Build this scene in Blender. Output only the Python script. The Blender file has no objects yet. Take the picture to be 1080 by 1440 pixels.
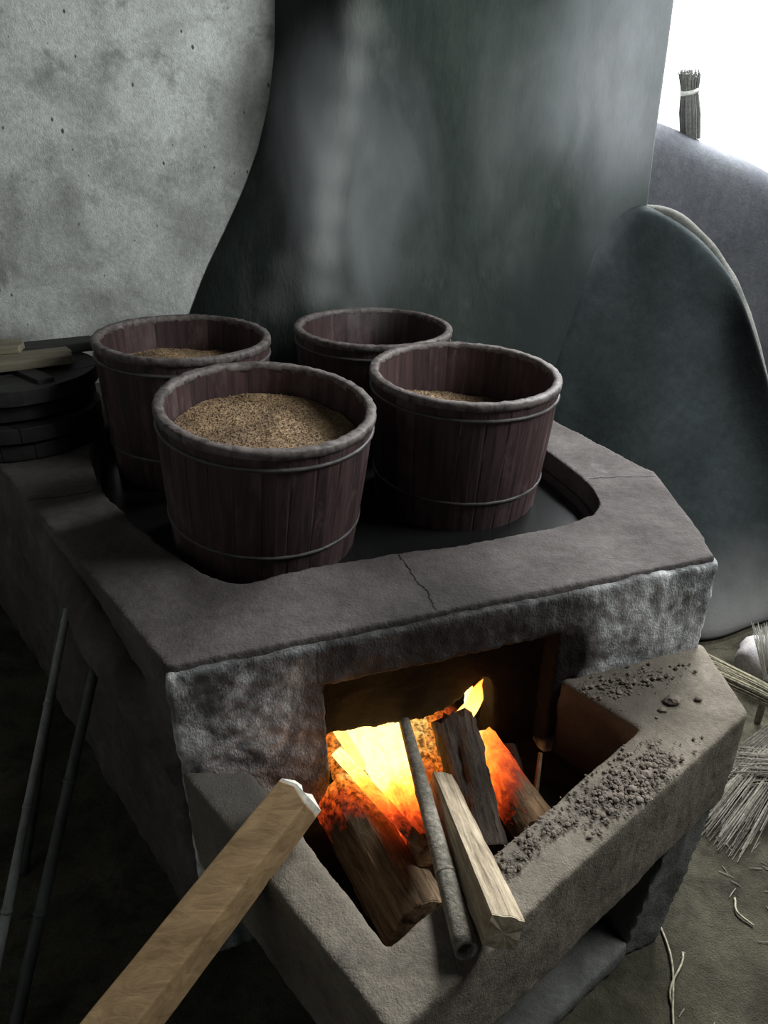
import bpy, bmesh, math, random
from mathutils import Vector, Matrix, noise

# ------------------------------------------------------------------ camera, world, light
SC = bpy.context.scene
COL = SC.collection
cam_d = bpy.data.cameras.new('camera')
cam_d.sensor_fit = 'VERTICAL'; cam_d.sensor_height = 36.0
cam_d.lens = 36.0 * 1040.0 / 1440.0
cam_d.clip_start = 0.02
cam = bpy.data.objects.new('camera', cam_d); COL.objects.link(cam)
cam.location = (0, 0, 1.75)
cam.rotation_euler = (math.radians(62), 0, 0)
SC.camera = cam
SC.view_settings.view_transform = 'Standard'
SC.view_settings.look = 'None'
SC.view_settings.gamma = 1.0
SC.view_settings.use_curve_mapping = False
SC.view_settings.exposure = 0.0
SC.cycles.use_denoising = True
SC.cycles.volume_bounces = 1
SC.cycles.volume_step_rate = 1.5

w = bpy.data.worlds.new('sky'); SC.world = w; w.use_nodes = True
w.node_tree.nodes['Background'].inputs[0].default_value = (0.80, 0.90, 1.0, 1)
w.node_tree.nodes['Background'].inputs[1].default_value = 0.05

def area(name, loc, target, sx, sy, power, color):
    d = bpy.data.lights.new(name, 'AREA'); d.shape = 'RECTANGLE'; d.size = sx; d.size_y = sy
    d.energy = power; d.color = color
    o = bpy.data.objects.new(name, d); COL.objects.link(o); o.location = loc
    o.rotation_euler = (Vector(target) - Vector(loc)).to_track_quat('-Z', 'Y').to_euler()
    return o
# daylight falling through the high door opening to the right of the stove
area('door_daylight', (2.55, 1.75, 2.85), (-0.4, 2.4, 1.1), 1.2, 1.2, 118, (0.95, 1.0, 1.0))
# weak fill lamp added behind and left of the viewer to lift piers and flank
area('front_left_fill', (-2.3, -0.7, 2.3), (-0.5, 1.6, 0.8), 1.0, 1.6, 4.5, (0.95, 1.0, 1.0))
# daylight falling from the open light well behind the partition
area('light_well_daylight', (2.3, 5.15, 3.9), (2.15, 5.0, 1.6), 2.2, 0.7, 800, (0.95, 0.98, 1.0))

# ------------------------------------------------------------------ frames and helpers
ANG = math.radians(18.542)
U = Vector((math.cos(ANG), math.sin(ANG), 0)); V = Vector((-math.sin(ANG), math.cos(ANG), 0))
FL = Vector((-0.438, 1.148, 0))
FLOOR = -0.15
def W(u, v, z): return FL + U * u + V * v + Vector((0, 0, z))
R = random.Random(7)

def tag(o, label=None, cat=None, group=None, kind=None):
    if label: o['label'] = label
    if cat: o['category'] = cat
    if group: o['group'] = group
    if kind: o['kind'] = kind
    return o

def empty(name, loc, rot=None):
    o = bpy.data.objects.new(name, None); COL.objects.link(o); o.location = loc
    o.empty_display_size = 0.05
    if rot is not None: o.rotation_euler = rot
    return o

def add(name, verts, faces, mat, parent=None, smooth=False, local=False):
    """one mesh object; verts are world points unless local"""
    verts = [Vector(v) for v in verts]
    if local:
        off = Vector((0, 0, 0))
    elif parent is not None:
        off = parent.location.copy()
        if parent.parent: off += parent.parent.location
    else:
        xs = [v.x for v in verts]; ys = [v.y for v in verts]; zs = [v.z for v in verts]
        off = Vector(((min(xs) + max(xs)) / 2, (min(ys) + max(ys)) / 2, min(zs)))
    me = bpy.data.meshes.new(name)
    me.from_pydata([tuple(v - off) for v in verts], [], faces)
    bm = bmesh.new(); bm.from_mesh(me)
    bmesh.ops.recalc_face_normals(bm, faces=bm.faces)
    bm.to_mesh(me); bm.free()
    for p in me.polygons: p.use_smooth = smooth
    o = bpy.data.objects.new(name, me); COL.objects.link(o)
    if mat: me.materials.append(mat)
    if parent is not None:
        o.parent = parent
    elif not local:
        o.location = off
    return o

class G:
    """gathers verts and faces of one part"""
    def __init__(s): s.v = []; s.f = []
    def put(s, v, f):
        n = len(s.v); s.v += [Vector(x) for x in v]; s.f += [[i + n for i in q] for q in f]
    def prism(s, poly, z0, z1, poly_top=None):
        n = len(poly); top = poly_top or poly
        v = [(p[0], p[1], z0) for p in poly] + [(p[0], p[1], z1) for p in top]
        f = [list(range(n))[::-1], list(range(n, 2 * n))]
        f += [[i, (i + 1) % n, n + (i + 1) % n, n + i] for i in range(n)]
        s.put(v, f)
    def uvbox(s, u0, u1, v0, v1, z0, z1):
        s.prism([W(u0, v0, 0), W(u1, v0, 0), W(u1, v1, 0), W(u0, v1, 0)], z0, z1)
    def tube(s, pts, rads, n=8, caps=True, jit=0.0, rnd=None, squash=None):
        pts = [Vector(p) for p in pts]
        rings = []
        up = Vector((0.13, 0.21, 1)).normalized()
        for i, p in enumerate(pts):
            d = (pts[min(i + 1, len(pts) - 1)] - pts[max(i - 1, 0)]).normalized()
            a = d.cross(up)
            if a.length < 1e-4: a = d.cross(Vector((1, 0, 0)))
            a.normalize(); b = a.cross(d).normalized()
            ring = []
            for k in range(n):
                t = 2 * math.pi * k / n
                r = rads[i] * (1 + (rnd.uniform(-jit, jit) if rnd else 0))
                ring.append(p + a * (math.cos(t) * r) + b * (math.sin(t) * r * (squash or 1)))
            rings.append(ring)
        v = [q for r in rings for q in r]
        f = []
        for i in range(len(pts) - 1):
            for k in range(n):
                f.append([i * n + k, i * n + (k + 1) % n, (i + 1) * n + (k + 1) % n, (i + 1) * n + k])
        if caps:
            f.append(list(range(n))[::-1]); f.append([(len(pts) - 1) * n + k for k in range(n)])
        s.put(v, f)
    def out(s, name, mat, parent=None, smooth=False, local=False):
        return add(name, s.v, s.f, mat, parent, smooth, local)

def organic(o, voxel=0.012, smooth=4, disp=0.006, size=0.12, disp2=0.0, size2=0.03):
    m = o.modifiers.new('remesh', 'REMESH'); m.mode = 'VOXEL'; m.voxel_size = voxel; m.use_smooth_shade = True
    m = o.modifiers.new('smooth', 'SMOOTH'); m.iterations = smooth; m.factor = 0.5
    for d, sz in ((disp, size), (disp2, size2)):
        if d > 0:
            key = 'clouds%g' % sz
            t = bpy.data.textures.get(key) or bpy.data.textures.new(key, 'CLOUDS')
            t.noise_scale = sz; t.noise_depth = 3
            m = o.modifiers.new('uneven', 'DISPLACE'); m.texture = t; m.strength = d * 2; m.mid_level = 0.5
            m.texture_coords = 'GLOBAL'
    return o

def bevel(o, w=0.004, seg=2):
    m = o.modifiers.new('bevel', 'BEVEL'); m.width = w; m.segments = seg; m.limit_method = 'ANGLE'
    m.angle_limit = math.radians(40)
    return o

def chaikin(p, n=3):
    p = [Vector(q) for q in p]
    for _ in range(n):
        q = []
        for i in range(len(p)):
            a, b = p[i], p[(i + 1) % len(p)]
            q += [a * 0.75 + b * 0.25, a * 0.25 + b * 0.75]
        p = q
    return p

# ------------------------------------------------------------------ materials
class N:
    def __init__(s, name):
        s.m = bpy.data.materials.new(name); s.m.use_nodes = True
        s.t = s.m.node_tree; s.b = s.t.nodes['Principled BSDF']; s.o = s.t.nodes['Material Output']
    def n(s, typ, **kw):
        x = s.t.nodes.new(typ)
        for k, v in kw.items():
            if k.startswith('i_'): x.inputs[k[2:].replace('_', ' ')].default_value = v
            else: setattr(x, k, v)
        return x
    def l(s, a, b): s.t.links.new(a, b)
    def pos(s, scale=(1, 1, 1), off=None, coords='world'):
        if coords == 'world': c = s.n('ShaderNodeNewGeometry').outputs['Position']
        else: c = s.n('ShaderNodeTexCoord').outputs['Object']
        mp = s.n('ShaderNodeMapping'); mp.inputs['Scale'].default_value = scale
        s.l(c, mp.inputs['Vector'])
        if off is not None: s.l(off, mp.inputs['Location'])
        return mp.outputs['Vector']
    def noise(s, vec, scale, detail=6, rough=0.6, dist=0.0):
        x = s.n('ShaderNodeTexNoise'); x.inputs['Scale'].default_value = scale
        x.inputs['Detail'].default_value = detail; x.inputs['Roughness'].default_value = rough
        x.inputs['Distortion'].default_value = dist
        s.l(vec, x.inputs['Vector']); return x.outputs['Fac']
    def ramp(s, fac, stops):
        x = s.n('ShaderNodeValToRGB'); e = x.color_ramp.elements
        while len(e) < len(stops): e.new(0.5)
        for i, (p, c) in enumerate(stops):
            e[i].position = p
            e[i].color = (c, c, c, 1) if isinstance(c, (int, float)) else (*c, 1)
        s.l(fac, x.inputs['Fac']); return x.outputs['Color']
    def mix(s, fac, a, b, mode='MIX'):
        x = s.n('ShaderNodeMix', data_type='RGBA', blend_type=mode)
        for v, i in ((fac, 0), (a, 6), (b, 7)):
            if isinstance(v, (int, float)): x.inputs[i].default_value = v if i == 0 else (v, v, v, 1)
            elif isinstance(v, tuple): x.inputs[i].default_value = (*v, 1)
            else: s.l(v, x.inputs[i])
        return x.outputs[2]
    def math(s, op, a, b=0.0, clamp=False):
        x = s.n('ShaderNodeMath', operation=op, use_clamp=clamp)
        for v, i in ((a, 0), (b, 1)):
            if isinstance(v, (int, float)): x.inputs[i].default_value = v
            else: s.l(v, x.inputs[i])
        return x.outputs[0]
    def near(s, point, r0, r1):
        """1 within r0 of a place, falling to 0 at r1"""
        g = s.n('ShaderNodeNewGeometry').outputs['Position']
        d = s.n('ShaderNodeVectorMath', operation='DISTANCE'); s.l(g, d.inputs[0]); d.inputs[1].default_value = point
        x = s.n('ShaderNodeMapRange', interpolation_type='SMOOTHSTEP', clamp=True)
        x.inputs[1].default_value = r0; x.inputs[2].default_value = r1
        x.inputs[3].default_value = 1; x.inputs[4].default_value = 0
        s.l(d.outputs['Value'], x.inputs[0]); return x.outputs[0]
    def bump(s, h, strength=0.3, dist=0.01):
        x = s.n('ShaderNodeBump'); x.inputs['Strength'].default_value = strength; x.inputs['Distance'].default_value = dist
        s.l(h, x.inputs['Height']); s.l(x.outputs['Normal'], s.b.inputs['Normal'])
    def col(s, c, rough=0.85, spec=0.3):
        if isinstance(c, tuple): s.b.inputs['Base Color'].default_value = (*c, 1)
        else: s.l(c, s.b.inputs['Base Color'])
        s.b.inputs['Roughness'].default_value = rough
        s.b.inputs['Specular IOR Level'].default_value = spec
        return s.m

def plaster(name, a, b, scale=3.0, lo=0.35, hi=0.68, patch=None, patch_at=(0.56, 0.62), patch_scale=7, speck=0.0,
            rough=0.9, bump=0.4, stains_and_light=(), stretch=(1, 1, 1), spec=0.2):
    n = N(name); p = n.pos(stretch)
    c = n.mix(n.ramp(n.noise(p, scale, 8, 0.65, 0.4), [(lo, 0.0), (hi, 1.0)]), a, b)
    fine = n.noise(p, scale * 14, 5, 0.7)
    c = n.mix(0.55, c, n.ramp(fine, [(0.2, 0.35), (0.75, 1.25)]), 'MULTIPLY')
    if patch:
        c = n.mix(n.ramp(n.noise(p, patch_scale, 9, 0.7, 0.3), [(patch_at[0], 0.0), (patch_at[1], 1.0)]), c, patch)
    for point, r0, r1, colr, amt in stains_and_light:
        f = n.near(point, r0, r1)
        f = n.math('MULTIPLY', f, n.ramp(n.noise(p, 6, 6, 0.7), [(0.2, 0.55), (0.6, 1.0)]))
        c = n.mix(n.math('MULTIPLY', f, amt, True), c, colr)
    if speck:
        v = n.n('ShaderNodeTexVoronoi'); v.inputs['Scale'].default_value = 22
        n.l(n.pos((1, 1, 0.6)), v.inputs['Vector'])
        k = n.math('ADD', v.outputs['Distance'], n.math('MULTIPLY', n.noise(p, 5, 3), 0.55))
        c = n.mix(n.ramp(k, [(0.29, speck), (0.35, 0.0)]), c, (0.03, 0.03, 0.028))
    n.bump(n.math('ADD', fine, n.noise(p, scale * 45, 3, 0.6)), bump, 0.006)
    return n.col(c, rough, spec)

M = {}
M['wall'] = plaster('limewashed_wall', (0.40, 0.41, 0.39), (0.74, 0.76, 0.72), 4.2, 0.34, 0.60, (0.22, 0.225, 0.215), (0.55, 0.72), 6.0, 0.9, bump=0.5,
                    stains_and_light=[(tuple(W(0.62, 2.0, 1.75)), 0.03, 0.30, (0.13, 0.13, 0.115), 0.75), (tuple(W(0.32, 2.0, 1.35)), 0.02, 0.20, (0.15, 0.15, 0.14), 0.6),
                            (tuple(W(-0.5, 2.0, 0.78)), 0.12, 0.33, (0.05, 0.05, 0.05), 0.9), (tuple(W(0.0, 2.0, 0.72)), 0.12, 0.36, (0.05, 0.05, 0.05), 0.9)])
M['whitewall'] = plaster('bright_whitewash', (0.80, 0.80, 0.79), (0.88, 0.88, 0.87), 3, speck=0.25, bump=0.1)
M['chimney'] = plaster('smoked_plaster', (0.022, 0.031, 0.027), (0.055, 0.067, 0.060), 1.7, 0.3, 0.72, (0.115, 0.122, 0.118), (0.56, 0.80), 3.4, bump=0.35, stretch=(1, 1, 0.42),
                       stains_and_light=[(tuple(W(*q)), 0.015, 0.115, (0.22, 0.235, 0.215), 0.6) for q in ((0.99, 1.70, 2.35), (0.97, 1.70, 2.2), (0.95, 1.70, 2.05), (0.91, 1.70, 1.9), (0.87, 1.70, 1.75), (0.83, 1.70, 1.6), (0.80, 1.70, 1.45), (0.78, 1.69, 1.3), (0.74, 1.69, 1.15), (0.62, 1.74, 1.22), (0.60, 1.76, 1.1))] +  # pale spots down the ridge paint its highlight into the colour
                              [(tuple(W(1.75, 1.67, 0.95)), 0.15, 0.42, (0.022, 0.028, 0.027), 0.95), (tuple(W(1.97, 1.67, 1.2)), 0.08, 0.26, (0.025, 0.03, 0.03), 0.9), (tuple(W(2.15, 1.68, 1.9)), 0.10, 0.60, (0.27, 0.28, 0.295), 0.75), (tuple(W(2.15, 1.68, 2.5)), 0.12, 0.6, (0.27, 0.28, 0.295), 0.75)])  # dark spots fade into the screen join, pale ones paint haze
M['screen'] = plaster('dark_plaster_lit_foot', (0.018, 0.024, 0.025), (0.045, 0.054, 0.055), 2.0, bump=0.25,
                      stains_and_light=[((1.62, 2.42, -0.05), 0.10, 0.50, (0.17, 0.165, 0.16), 0.9), ((1.4, 2.36, -0.12), 0.05, 0.3, (0.15, 0.145, 0.14), 0.8)])  # paler spots paint the light caught by the flared foot
M['hood'] = plaster('grey_hood_plaster', (0.06, 0.063, 0.072), (0.105, 0.109, 0.12), 2.0, bump=0.25)
M['floor'] = plaster('earth_floor', (0.034, 0.031, 0.020), (0.098, 0.088, 0.060), 5.0, 0.36, 0.64, (0.024, 0.022, 0.016), (0.54, 0.68), 11, bump=1.0)
M['ceiling'] = plaster('smoked_ceiling', (0.05, 0.048, 0.045), (0.11, 0.105, 0.10), 2.0)
SOOT_OPEN = tuple(W(0.62, 0.0, 0.68))
M['stove'] = plaster('sooty_cement', (0.052, 0.044, 0.041), (0.125, 0.110, 0.104), 3.2, 0.32, 0.70, (0.17, 0.155, 0.15), (0.60, 0.82), 5, bump=0.45,
                     stains_and_light=[(SOOT_OPEN, 0.08, 0.34, (0.014, 0.012, 0.012), 0.95)])
M['pier'] = plaster('peeling_limewash', (0.12, 0.12, 0.122), (0.26, 0.26, 0.26), 4, 0.35, 0.62, (0.64, 0.64, 0.63), (0.46, 0.60), 6.5, bump=0.6, stretch=(1, 1, 0.7),
                    stains_and_light=[(tuple(W(0.36, 0.0, 0.42)), 0.04, 0.22, (0.02, 0.02, 0.02), 0.9), (tuple(W(0.50, 0.0, 0.70)), 0.16, 0.30, (0.030, 0.026, 0.025), 0.95), (tuple(W(0.76, 0.0, 0.70)), 0.18, 0.34, (0.030, 0.026, 0.025), 0.95), (tuple(W(0.90, 0.10, 0.56)), 0.10, 0.18, (0.010, 0.008, 0.0075), 1.8), (tuple(W(0.90, 0.10, 0.40)), 0.10, 0.18, (0.010, 0.008, 0.0075), 1.8), (tuple(W(0.20, 0.0, 0.80)), 0.03, 0.12, (0.06, 0.05, 0.048), 0.7), (tuple(W(1.1, 0.0, 0.80)), 0.03, 0.10, (0.07, 0.06, 0.058), 0.7)])
M['hearth'] = plaster('hearth_cement', (0.115, 0.097, 0.076), (0.23, 0.198, 0.158), 5, 0.3, 0.7, (0.085, 0.074, 0.062), (0.56, 0.74), 9, bump=0.5,
                      stains_and_light=[(tuple(W(0.15, -0.02, 0.5)), 0.05, 0.28, (0.09, 0.085, 0.08), 0.8), ((0.52, 1.37, 0.33), 0.11, 0.165, (0.015, 0.012, 0.011), 1.3), (tuple(W(1.0, -0.06, 0.5)), 0.06, 0.26, (0.075, 0.06, 0.05), 0.85)])
M['sootblack'] = plaster('soot_crust', (0.004, 0.0036, 0.0034), (0.011, 0.0095, 0.009), 7, bump=0.9)
M['underside'] = plaster('dark_cement', (0.02, 0.019, 0.017), (0.045, 0.042, 0.038), 5, bump=0.5)
M['pillar'] = plaster('worn_pillar_cement', (0.075, 0.074, 0.066), (0.17, 0.167, 0.152), 6, bump=0.7)

def wood(name, a, b, rough=0.75, grain=(28, 28, 2.2), coords='object', rnd=0.35, bump=0.35, dirt=None, spec=0.3):
    n = N(name)
    info = n.n('ShaderNodeObjectInfo').outputs['Random']
    off = n.n('ShaderNodeCombineXYZ'); s10 = n.math('MULTIPLY', info, 37.0)
    n.l(s10, off.inputs[0]); n.l(s10, off.inputs[2])
    p = n.pos(grain, off.outputs[0], coords)
    g = n.noise(p, 1.0, 7, 0.65, 0.6)
    c = n.mix(n.ramp(g, [(0.28, 0.0), (0.70, 1.0)]), a, b)
    c = n.mix(rnd, c, n.ramp(info, [(0.0, 0.35), (1.0, 1.5)]), 'MULTIPLY')
    if dirt:
        c = n.mix(n.ramp(n.noise(n.pos((6, 6, 3), off.outputs[0], coords), 1.0, 8, 0.7), [(0.54, 0.0), (0.72, 1.0)]), c, dirt)
    n.bump(g, bump, 0.004)
    return n.col(c, rough, spec)
M['stave'] = wood('soaked_dark_staves', (0.016, 0.010, 0.010), (0.078, 0.043, 0.042), 0.6, (46, 46, 2.6), rnd=0.35, dirt=(0.12, 0.085, 0.08))
M['rim'] = wood('worn_rim_wood', (0.026, 0.020, 0.018), (0.21, 0.178, 0.165), 0.62, (38, 38, 38), rnd=0.1, dirt=(0.022, 0.018, 0.017))
M['hoop'] = wood('old_hoop', (0.025, 0.021, 0.021), (0.10, 0.09, 0.088), 0.5, (20, 20, 60), rnd=0.1)
M['lid'] = wood('smoke_black_lid', (0.010, 0.011, 0.010), (0.030, 0.030, 0.027), 0.7, (4, 30, 30))
M['plank'] = wood('grey_tan_plank', (0.10, 0.088, 0.062), (0.27, 0.235, 0.165), 0.8, (5, 30, 30))
M['bamboo'] = wood('grey_bamboo', (0.12, 0.125, 0.12), (0.30, 0.31, 0.29), 0.55, (30, 30, 3))
M['darkpole'] = wood('dark_pole', (0.03, 0.032, 0.03), (0.09, 0.10, 0.092), 0.6, (30, 30, 3))

FIRE = W(0.50, 0.12, 0.37)
def burnt(name, a, b, r0, r1, glow=18.0, grain=(12, 12, 3), crack=True, white=0.0, char=None, spec=0.25):
    """wood whose end nearest the fire is charred and glowing"""
    n = N(name)
    info = n.n('ShaderNodeObjectInfo').outputs['Random']; off = n.n('ShaderNodeCombineXYZ'); n.l(n.math('MULTIPLY', info, 23.0), off.inputs[0])
    g = n.noise(n.pos((34, 34, 24), off.outputs[0], 'object'), 1.0, 6, 0.7, 0.5)
    lng = n.noise(n.pos((75, 75, 5), off.outputs[0], 'object'), 1.0, 6, 0.7, 0.9)
    c = n.mix(n.ramp(lng, [(0.34, 0.0), (0.62, 1.0)]), a, b)
    c = n.mix(0.5, c, n.ramp(n.noise(n.pos((16, 16, 9), off.outputs[0], 'object'), 1.0, 5, 0.65), [(0.25, 0.2), (0.65, 1.3)]), 'MULTIPLY')
    heat = n.near(tuple(FIRE), r0, r1)
    heat = n.math('ADD', heat, n.math('MULTIPLY', n.math('SUBTRACT', g, 0.5), 0.55), True)
    heat = n.math('MULTIPLY', heat, n.near(tuple(FIRE), r1 * 0.85, r1 * 1.05))
    c = n.mix(n.ramp(heat, [(0.12, 0.0), (0.45, 1.0)]), c, char or (0.02, 0.012, 0.01))
    n.bump(n.math('ADD', g, lng), 0.9, 0.006)
    n.col(c, 0.8, spec)
    e = n.ramp(heat, [(0.30, (0, 0, 0)), (0.46, (0.12, 0.010, 0.002)), (0.62, (0.45, 0.055, 0.006)), (0.80, (0.8, 0.20, 0.02)), (1.0, (1.0, 0.55, 0.14))])
    if crack:
        e = n.mix(1.0, e, n.ramp(n.noise(n.pos((70, 70, 70)), 1.0, 4, 0.6), [(0.38, 0.12), (0.62, 1.0)]), 'MULTIPLY')
    n.l(e, n.b.inputs['Emission Color']); n.b.inputs['Emission Strength'].default_value = glow
    return n.m
M['log_big'] = burnt('charring_split_log', (0.075, 0.045, 0.025), (0.34, 0.225, 0.13), 0.14, 0.42, 2.2)
M['log_hot'] = burnt('blazing_slab', (0.20, 0.11, 0.05), (0.40, 0.24, 0.12), 0.14, 0.50, 5.0, crack=False)
M['log_char'] = burnt('charcoal_bark', (0.014, 0.010, 0.008), (0.085, 0.062, 0.046), 0.03, 0.13, 0.8)
M['log_orange'] = burnt('glowing_log', (0.16, 0.095, 0.05), (0.36, 0.22, 0.12), 0.17, 0.52, 2.4, crack=False)
M['ember'] = burnt('ember_chunk', (0.03, 0.015, 0.01), (0.06, 0.03, 0.02), 0.06, 0.42, 1.5)
M['log_pale'] = burnt('pale_split_wood', (0.20, 0.15, 0.095), (0.55, 0.45, 0.32), 0.02, 0.16, 0.5)
M['bamboo_fire'] = burnt('smoked_bamboo', (0.13, 0.115, 0.09), (0.30, 0.27, 0.22), 0.02, 0.16, 0.5)
M['endgrain'] = wood('pale_end_grain', (0.28, 0.22, 0.145), (0.52, 0.43, 0.30), 0.85, (60, 60, 60))
M['endwhite'] = wood('fresh_broken_end', (0.50, 0.46, 0.38), (0.80, 0.76, 0.68), 0.85, (60, 60, 60))
M['timber'] = wood('tan_timber', (0.19, 0.118, 0.056), (0.40, 0.265, 0.135), 0.7, (7, 40, 40), rnd=0.05)

n = N('moist_grain'); p = n.pos((1, 1, 1))
c = n.mix(n.ramp(n.noise(p, 160, 3, 0.6), [(0.3, 0.0), (0.7, 1.0)]), (0.065, 0.036, 0.019), (0.43, 0.29, 0.16))
c = n.mix(n.ramp(n.noise(p, 9, 4, 0.6), [(0.40, 0.0), (0.70, 0.8)]), c, (0.09, 0.055, 0.03))
n.bump(n.noise(p, 220, 3, 0.6), 0.5, 0.003); M['mash'] = n.col(c, 0.65, 0.35)
n = N('iron_basin'); p = n.pos()
M['iron'] = n.col(n.mix(n.noise(p, 20, 5), (0.012, 0.012, 0.013), (0.05, 0.05, 0.052)), 0.42, 0.5)
n = N('dark_water'); n.bump(n.noise(n.pos(), 14, 2), 0.06, 0.01); M['water'] = n.col((0.008, 0.008, 0.008), 0.22, 0.25)
def straw(name, a, b):
    n = N(name); M_ = n.col(n.mix(n.ramp(n.noise(n.pos((90, 90, 90)), 1.0, 3), [(0.3, 0.0), (0.7, 1.0)]), a, b), 0.7, 0.3); return M_
M['straw'] = straw('dry_straw', (0.14, 0.125, 0.085), (0.46, 0.42, 0.30))
M['straw_grey'] = straw('grey_straw', (0.13, 0.115, 0.095), (0.36, 0.325, 0.27))
M['straw_dark'] = straw('dark_broom_straw', (0.10, 0.10, 0.095), (0.22, 0.215, 0.20))
M['twine'] = straw('pale_twine', (0.55, 0.54, 0.50), (0.75, 0.74, 0.70))
M['rubble'] = plaster('ash_crumbs', (0.11, 0.088, 0.07), (0.26, 0.215, 0.18), 30, bump=0.4)
M['pale'] = plaster('pale_cloth', (0.40, 0.37, 0.36), (0.62, 0.59, 0.58), 6, bump=0.3)

# ------------------------------------------------------------------ room shell
def struct(name, g, mat): return tag(g.out(name, mat), kind='structure')
g = G(); g.prism([(-6, -4), (13, -4), (13, 12), (-6, 12)], FLOOR - 0.1, FLOOR)
fl = struct('floor', g, M['floor'])
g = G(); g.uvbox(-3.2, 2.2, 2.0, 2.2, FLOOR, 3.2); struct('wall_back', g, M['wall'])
g = G(); g.uvbox(-3.2, -3.0, -4.5, 2.0, FLOOR, 3.2); struct('wall_left', g, M['wall'])
g = G(); g.uvbox(1.6, 11.0, 3.6, 3.8, FLOOR, 3.4); struct('wall_far', g, M['whitewall'])
g = G(); g.uvbox(-3.2, 2.30, -2.2, 2.2, 3.2, 3.3); struct('ceiling', g, M['ceiling'])

# chimney breast: flares to the left at its foot
secs = []
# z, left foot on the wall, front left ridge, right corner, front plane
prof = [(FLOOR, 0.15, 0.655, 2.28, 1.672), (0.72, 0.18, 0.665, 2.275, 1.675), (0.90, 0.225, 0.690, 2.27, 1.68), (1.05, 0.285, 0.715, 2.262, 1.685), (1.20, 0.36, 0.730, 2.258, 1.69),
        (1.35, 0.455, 0.752, 2.255, 1.695), (1.50, 0.545, 0.790, 2.252, 1.70), (1.65, 0.612, 0.832, 2.246, 1.70), (1.80, 0.658, 0.862, 2.24, 1.70),
        (2.00, 0.698, 0.893, 2.232, 1.70), (2.3, 0.730, 0.920, 2.222, 1.70), (2.7, 0.76, 0.94, 2.21, 1.70), (3.195, 0.78, 0.95, 2.20, 1.70)]
def chim_section(uL, uR, uT, vF):
    pts = [W(uL, 1.998, 0), W(uL + 0.002, 1.994, 0)]
    a = Vector((uL, 1.99)); b = Vector((uR, vF)); c = Vector((uT, vF))
    for t in (0.2, 0.4, 0.6, 0.78): pts.append(W(*(a.lerp(b, t)), 0))
    r = 0.06; p0 = b + (a - b).normalized() * r; p1 = b + Vector((r, 0))
    for k in range(7):
        t = k / 6; q = p0 * (1 - t) ** 2 + b * (2 * t * (1 - t)) + p1 * t ** 2; pts.append(W(q.x, q.y, 0))
    for t in (0.15, 0.3, 0.45, 0.6, 0.75, 0.9): q = p1.lerp(c, t); pts.append(W(q.x, q.y, 0))
    r = 0.02
    for k in range(5):
        t = k / 4 * math.pi / 2
        pts.append(W(uT - r + r * math.sin(t), vF + r - r * math.cos(t), 0))
    pts += [W(uT, vF + 0.15, 0), W(uT, 1.997, 0), W(uL + 0.2, 1.997, 0)]
    return pts
def interp(z):
    for a, b in zip(prof, prof[1:]):
        if a[0] <= z <= b[0]:
            t = (z - a[0]) / (b[0] - a[0]); return [x + (y - x) * t for x, y in zip(a, b)]
zs = [FLOOR + (3.195 - FLOOR) * i / 56 for i in range(57)]
v = []; f = []
for z in zs:
    r = interp(min(z, 3.1949)); s = chim_section(*r[1:])
    for q in s:
        wob = 0.010 * noise.noise(Vector((q.x * 2.2, q.y * 2.2, z * 1.8)))
        v.append((q.x + wob, q.y + wob, z))
n_ = len(s)
for i in range(len(zs) - 1):
    for k in range(n_):
        f.append([i * n_ + k, i * n_ + (k + 1) % n_, (i + 1) * n_ + (k + 1) % n_, (i + 1) * n_ + k])
f.append(list(range(n_))[::-1]); f.append([(len(zs) - 1) * n_ + k for k in range(n_)])
ch = add('chimney_breast', v, f, M['chimney'], smooth=True)
tag(ch, 'broad smoke-stained plaster chimney breast with a flared foot, rising behind the barrels', 'chimney')
m = ch.modifiers.new('edge', 'EDGE_SPLIT'); m.split_angle = math.radians(50)

# rounded plaster screen running from the chimney down to the floor at the right of the stove
def grid_solid(name, front, back, mat, parent=None):
    """front and back: equal grids of points; closes them into a solid"""
    nr, nc = len(front), len(front[0]); v = [p for r in front for p in r] + [p for r in back for p in r]
    o = nr * nc; f = []
    for i in range(nr - 1):
        for j in range(nc - 1):
            a = i * nc + j
            f.append([a, a + 1, a + nc + 1, a + nc]); f.append([o + a, o + a + nc, o + a + nc + 1, o + a + 1])
    for i in range(nr - 1):
        for a, b in ((i * nc, (i + 1) * nc), (i * nc + nc - 1, (i + 1) * nc + nc - 1)): f.append([a, b, o + b, o + a])
    for j in range(nc - 1):
        for a in (j, (nr - 1) * nc + j): f.append([a, a + 1, o + a + 1, o + a])
    return add(name, v, f, mat, parent, smooth=True)
top = [W(1.78, 1.76, 0.70), W(1.83, 1.725, 1.02), W(1.89, 1.705, 1.21), W(1.965, 1.695, 1.325), W(2.07, 1.685, 1.405)] + [Vector(p) for p in ((1.109, 3.418, 1.447), (1.227, 3.341, 1.404), (1.375, 3.286, 1.307), (1.476, 3.214, 1.189), (1.518, 3.123, 1.091), (1.578, 2.984, 0.891), (1.66, 2.86, 0.62), (1.78, 2.76, 0.30))]
bot = [W(1.60, 1.5, FLOOR), W(1.63, 1.44, FLOOR), W(1.65, 1.38, FLOOR), W(1.67, 1.32, FLOOR), W(1.69, 1.26, FLOOR)] + [Vector(p) for p in ((1.12, 2.46, FLOOR), (1.20, 2.40, FLOOR), (1.29, 2.37, FLOOR), (1.40, 2.40, FLOOR), (1.52, 2.47, FLOOR), (1.66, 2.54, FLOOR), (1.80, 2.58, FLOOR), (1.95, 2.60, FLOOR))]
fr, bk = [], []
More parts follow.
